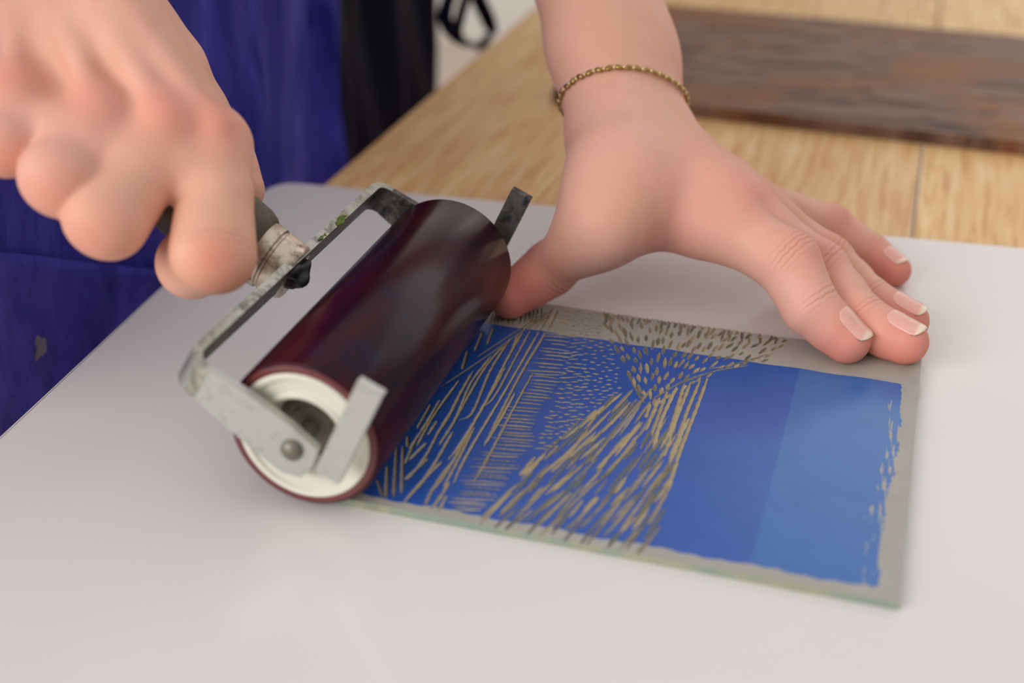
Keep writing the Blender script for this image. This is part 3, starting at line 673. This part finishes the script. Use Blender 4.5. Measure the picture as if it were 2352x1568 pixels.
# ---------------- mesh all the skin
LS, RS = np.array([-372., 292., 420.]), np.array([-372., -62., 420.])
def arm_region(W, FD, dist): return W+FD*dist
parts_v = []
lo = np.array([-180., -34., -4.]); hi = np.array([12., 150., 132.])
parts_v.append(sdf_mesh(core, fingersL, lo, hi, .95, 7.5, 2))
lo = np.array([-330., -150., 22.]); hi = np.array([-165., -20., 190.])
parts_v.append(sdf_mesh(coreR, fingersR, lo, hi, .95, 3.4, 2))
upperL = [C(LE, LS, 30, 42, 16)]; upperR = [C(RE, RS, 30, 42, 16)]
TC = np.array([-410., 115., 0.])
torso = [C([-405, 60, -330], [-405, 170, -330], 105, 105, 40), C([-405, 75, -180], [-405, 155, -180], 92, 92, 60), C([-400, 75, 20], [-400, 155, 20], 88, 88, 60), C([-392, 40, 300], [-392, 190, 300], 86, 86, 60), C(RS, LS, 46, 46, 40), C([-385, 115, 400], [-370, 115, 520], 54, 50, 30)]
parts_v.append(sdf_mesh(core+upperL, [], np.minimum(LW, LE)-60+np.array([0, 60, 60])*0, np.maximum(LE, LW)+60, 3.5, 0, 1))
parts_v.append(sdf_mesh(coreR+upperR, [], np.minimum(RW, RE)-60, np.maximum(RE, RW)+60, 3.5, 0, 1))
parts_v.append(sdf_mesh(torso+upperL+upperR, [], np.array([-540., -260., -480.]), np.array([-240., 430., 560.]), 11, 0, 1))
# drop the coarse faces where the fine hand mesh already stands
def keep_faces(V, F, test):
    m = test(V[F].mean(1)); F = F[m]; used = np.unique(F); mp = np.full(len(V), -1); mp[used] = np.arange(len(used)); return V[used], mp[F]
Lb = (np.array([-180., -34., -4.])+1, np.array([12., 150., 132.])-2); Rb = (np.array([-330., -150., 22.])+1, np.array([-165., -20., 190.])-2)
out_of = lambda b: (lambda c: ~((c > b[0]) & (c < b[1])).all(1))
parts_v[2] = keep_faces(*parts_v[2], lambda c: out_of(Lb)(c) & ((c-LE)@LFD < 20))
parts_v[3] = keep_faces(*parts_v[3], lambda c: out_of(Rb)(c) & ((c-RE)@RFD < 20))
parts_v[4] = keep_faces(*parts_v[4], lambda c: ((c-LW)@LFD > 225) | (c[:, 0] < -330))
V = []; F = []; n0 = 0
for v, f in parts_v: V.append(v); F.append(f+n0); n0 += len(v)
V = np.vstack(V); F = np.vstack(F)
red = np.zeros(len(V)); cw = np.zeros(len(V)); cs = np.zeros(len(V))
def redden(p, r, a):
    d2 = ((V-p)**2).sum(1); red[:] = np.maximum(red, a*np.exp(-d2/(r*r)))
def crease(p, d, n, rad, wgt, sig=3.6):
    q = V-p; s = q@d; dn = q@n; lat = np.linalg.norm(q-np.outer(s, d)-np.outer(dn, n), axis=1)
    wv = wgt*np.exp(-(s/sig)**2)*np.clip(dn/(.55*rad), 0, 1)*np.clip(1.6-lat/rad, 0, 1)*(np.abs(dn) < rad*1.6)
    m = wv > cw; cw[m] = wv[m]; cs[m] = s[m]
for nme in names:
    J = LH[nme]; n = dorsal(J); r = LR[nme]
    redden(J[3]-n*2, 12, .95); redden(J[2], 9, .35); redden(J[1]+n*5, 10, .45); redden(J[0]+wr_n*9, 13, .40)
    crease(J[1], nrm(J[2]-J[0]), nrm(upv-nrm(J[2]-J[0])*nrm(J[2]-J[0])[2]), r[1], .62, 3.6); crease(J[2], nrm(J[3]-J[1]), n, r[2], .55, 2.2)
redden(LT[3], 20, .95); redden(LT[2], 12, .5); redden(LT[1]*.3+LH['index'][0]*.7-wr_n*8, 22, .35); redden(LW+wr_x*8+wr_n*12+(LH['middle'][0]-LW)*.55, 18, .35)
crease(LT[2], nrm(LT[3]-LT[1]), nrm(np.cross(nrm(LT[3]-LT[1]), [0.2, 1, 0])), 9.8, .6)
for nme in names:
    J = RH[nme]; redden(J[0]+rn*12, 9.5, .48); redden(J[1]+nrm(J[1]-.5*(J[0]+J[2]))*9, 8, .36)
redden(RH['index'][1]+nrm(RH['index'][1]-RH['index'][2])*7+np.array([0, -4, 0]), 7, .5); redden(RH['index'][3], 14, .8)
crease(RH['index'][1], nrm(RH['index'][0]-RH['index'][1]), nrm(RH['index'][1]-RH['index'][2]), 10.4, .55, 2.2)
me = bpy.data.meshes.new('body'); fast_mesh(me, V, F)
fattr(me, 'red', np.clip(red, 0, 1)); fattr(me, 'crease_w', cw); fattr(me, 'crease_s', cs)
person = empty('person', (-400, 115, TABLE_Z-900)); tag(person, 'person in a blue apron rolling ink with one hand and steadying the plate', 'person')
body = link('body', me, M['skin']); keep(person, body)
# ---------------- nails
def nail(J, n, r, wid, ln, fp, roll=0.0):
    d = nrm(J[-1]-J[-2]); s = np.cross(d, n); c = J[-1]-d*1.2
    if roll: n2 = n*math.cos(roll)+s*math.sin(roll); s = np.cross(d, n2); n = n2
    nu, nv = 17, 15; top, fre = [], []
    prims = fp
    def sd(Pq):
        X, Y, Z = Pq[:, 0], Pq[:, 1], Pq[:, 2]; dd = np.full(len(Pq), 50.)
        for pr in prims: dd = smin(dd, prim_d(pr, X, Y, Z), 3.0)
        return dd
    rr = np.arange(2, 14, .05); last = {}
    for j in range(nv):
        v = j/(nv-1); al = -ln*.58+v*ln*1.08
        wloc = wid/2*(1-.20*(1-v)**3)*math.sqrt(max(0.0, 1-max(0, (v-.78)/.22)**2*.55))*(math.sqrt(max(0, 1-max(0, (.22-v)/.22)**2*.6)))
        for i in range(nu):
            u = -1+2*i/(nu-1); th = u*wloc/(r*1.05); q = s*math.sin(th)+n*math.cos(th); base = c+d*al
            lift = .05+.35*min(1, v/.25)*(1-.6*u*u)
            if v <= .74:
                dd = sd(base+rr[:, None]*q); k = int(np.argmax(dd > 0)); h = rr[k]; last[i] = (h, al)
            else: h = last[i][0]-(al-last[i][1])**2*.030
            top.append(base+q*(h+lift)-d*(.8*u*u*max(0, v-.75)*4)); fre.append(np.clip((v-.82-.06*u*u)/.05, 0, 1))
    top = np.array(top); m = len(top); botv = top-n*.55
    Fq = []
    for j in range(nv-1):
        for i in range(nu-1):
            a = j*nu+i; Fq.append((a, a+1, a+nu+1, a+nu)); Fq.append((m+a, m+a+nu, m+a+nu+1, m+a+1))
    ring = [i for i in range(nu)]+[j*nu+nu-1 for j in range(1, nv)]+[(nv-1)*nu+i for i in range(nu-2, -1, -1)]+[j*nu for j in range(nv-2, 0, -1)]
    for a, b in zip(ring, ring[1:]+ring[:1]): Fq.append((a, m+a, m+b, b))
    me = mesh_from('fingernail', np.vstack([top, botv]), Fq); fattr(me, 'free', np.r_[fre, fre])
    o = link('fingernail', me, M['nail']); sub(body, o); return o
for nme, wd, ln in (('index', 9.6, 11.5), ('middle', 9.6, 11.5), ('ring', 9.0, 11), ('pinky', 7.4, 8.6)):
    nail(LH[nme], dorsal(LH[nme]), LR[nme][3], wd, ln, fingersL[names.index(nme)])
nail(LT[1:], nrm(np.cross(nrm(LT[3]-LT[2]), [0.3, -.2, -1])) if False else nrm(np.array([-.3, .8, .5])), 7.2, 11, 12, fingersL[4])
# ---------------- apron
def apron_x(y, z):
    x = -289+3.0*math.sin(y*.020+z*.004)+2.4*math.sin(y*.055-z*.010+1)+1.4*math.sin(y*.13+z*.03)+.8*math.sin(y*.21-z*.07)
    x -= .0017*max(0, y-105)**2
    e = 236+.28*z
    x += 12*math.exp(-((y-e)/9)**2)-7*math.exp(-((y-e+26)/14)**2)
    x -= max(0, (-120-y))**1.7*.06
    x -= 3*math.exp(-((y-150)/26)**2)+4*math.exp(-((y-60+.2*z)/20)**2)*.6
    x -= max(0, z-150)**1.3*.012
    return x
us = np.linspace(0, 1, 150); zs = np.linspace(-420, 330, 150)
Va = []
for b in zs:
    e = 249+.28*max(-150, b)
    for u_ in us: a = -165+(e+165)*u_; Va.append((apron_x(a, b), a, b))
Na = len(us); Fa = [(j*Na+i, j*Na+i+1, (j+1)*Na+i+1, (j+1)*Na+i) for j in range(len(zs)-1) for i in range(Na-1)]
me = mesh_from('apron', Va, Fa); ap = link('apron', me, M['apron']); keep(person, ap)
sm = ap.modifiers.new('thickness', 'SOLIDIFY'); sm.thickness = .0014; sm.offset = -1
pk_y = np.linspace(-140, 95, 70); h0, h1 = onx(110, 592, -286), onx(370, 622, -286)
Vp = []
for k_ in np.linspace(0, 1, 46):
    for a in pk_y:
        zt = h0[2]+(h1[2]-h0[2])*(a-h0[1])/(h1[1]-h0[1]); b = -210+(zt+210)*k_; Vp.append((apron_x(a, b)+2.0+(1.2 if zt-b < 6 else 0), a, b))
Np = len(pk_y); pk_z = range(46)
me = mesh_from('pocket', Vp, [(j*Np+i, j*Np+i+1, (j+1)*Np+i+1, (j+1)*Np+i) for j in range(len(pk_z)-1) for i in range(Np-1)])
pk = link('pocket', me, M['apron']); sub(ap, pk); md = pk.modifiers.new('thickness', 'SOLIDIFY'); md.thickness = .0016; md.offset = -1
sp = onx(140, 808, -284); sub(ap, blob('paint_smear', (apron_x(sp[1], sp[2])+2.2, sp[1], sp[2]), 3.2, M['smear'], (.22, 1.0, 1.3), 31))
ty_ = np.linspace(190, 462, 90); tz_ = np.linspace(-500, 300, 90)
def tunic_x(y, z): return -326+5*math.sin(y*.075-z*.012)+3*math.sin(y*.15+z*.02)-max(0, y-420)**1.5*.22
Vt = [(tunic_x(a, b), a, b) for b in tz_ for a in ty_]; Nt_ = len(ty_)
me = mesh_from('tunic', Vt, [(j*Nt_+i, j*Nt_+i+1, (j+1)*Nt_+i+1, (j+1)*Nt_+i) for j in range(len(tz_)-1) for i in range(Nt_-1)])
tu = link('tunic', me, M['shirt']); keep(person, tu); md = tu.modifiers.new('thickness', 'SOLIDIFY'); md.thickness = .0016; md.offset = -1
# tie hanging in a loop at the apron's side
lp = [onx(1040,-30,-272), onx(1022,40,-272), onx(1050,88,-270), onx(1090,104,-266), onx(1124,88,-264), onx(1124,55,-264), onx(1100,0,-268), onx(1075,-60,-272)]
lp = spline(lp, 8); sub(ap, bm_obj('apron_tie', ribbon_bm(lp, [nrm(np.array([.25, -.35, .8]) if i > 26 else np.array([.9, -.3, .2])) for i in range(len(lp))], 9.5, 1.6), M['strap'], smooth='auto'))
l2 = spline([onx(1085,-50,-274), onx(1062,20,-270), onx(1050,70,-268), onx(1056,95,-266)], 6)
sub(ap, bm_obj('apron_tie', ribbon_bm(l2, [nrm([.9, -.3, .2])]*len(l2), 7.0, 1.4), M['strap'], smooth='auto'))
# shirt under the apron
sv, sf = sdf_mesh([(p[0], p[1], p[2], p[3]+6, p[4]+6, p[5]) for p in torso+[C(LE+(LS-LE)*.25, LS, 34, 42, 16), C(RE+(RS-RE)*.25, RS, 34, 42, 16)]], [], np.array([-560., -280., -500.]), np.array([-230., 450., 480.]), 10, 0, 2)
me = bpy.data.meshes.new('shirt'); fast_mesh(me, sv, sf); keep(person, link('shirt', me, M['shirt']))
# ---------------- bracelet
bra = empty('bracelet', tuple(LW)); tag(bra, 'thin gold chain bracelet around the wrist on the board', 'bracelet')
def sdf_at(p):
    X, Y, Z = [np.array([[[v]]]) for v in p]; d = np.array([[[50.]]])
    for pr in core: d = smin(d, prim_d(pr, X, Y, Z), pr[-1])
    return float(d[0, 0, 0])
bd = nrm(LFD+wr_x*.12); bcn = LW+LFD*10; b1_ = nrm(wr_x-bd*(wr_x@bd)); b2_ = np.cross(bd, b1_); pts = []
for t in np.linspace(0, 2*math.pi, 96, endpoint=False):
    d = b1_*math.cos(t)+b2_*math.sin(t); r = 12.0
    while sdf_at(bcn+d*r) < 0.9 and r < 45: r += .25
    pts.append(bcn+d*r)
pts = np.array(pts)
def leaf_mesh(name, L, Wd, T):
    bm = bmesh.new(); bmesh.ops.create_uvsphere(bm, u_segments=8, v_segments=6, radius=1)
    for v in bm.verts: v.co = Vector((v.co.x*L, v.co.y*Wd, v.co.z*T))
    me = bpy.data.meshes.new(name); bm.to_mesh(me); bm.free(); me.transform(Matrix.Scale(MM, 4)); me.polygons.foreach_set('use_smooth', [True]*len(me.polygons)); return me
mleaf = leaf_mesh('link_leaf', 1.55, 1.0, .7); mbead = leaf_mesh('link_bead', .75, .75, .75); mleaf.materials.append(M['gold']); mbead.materials.append(M['goldb'])
per = np.r_[0, np.cumsum(np.linalg.norm(np.diff(np.vstack([pts, pts[:1]]), axis=0), axis=1))]
nl = int(per[-1]/1.75)
for i in range(nl):
    s = per[-1]*i/nl; k = min(np.searchsorted(per, s, 'right')-1, 95); f = (s-per[k])/(per[k+1]-per[k]); p = pts[k]*(1-f)+pts[(k+1) % 96]*f
    t = nrm(pts[(k+1) % 96]-pts[k]); o = link('link', mleaf if i % 2 else mbead)
    n_ = nrm(p-bcn); n_ = nrm(n_-t*(n_@t)); b_ = np.cross(n_, t); a = .45*(1 if i % 4 == 1 else -1) if i % 2 else 0
    t2 = t*math.cos(a)+b_*math.sin(a); b2 = np.cross(n_, t2)
    o.matrix_world = Matrix(((t2[0], b2[0], n_[0], p[0]*MM), (t2[1], b2[1], n_[1], p[1]*MM), (t2[2], b2[2], n_[2], p[2]*MM), (0, 0, 0, 1)))
    o.parent = bra; o.matrix_parent_inverse = Matrix.Translation(bra.location).inverted()
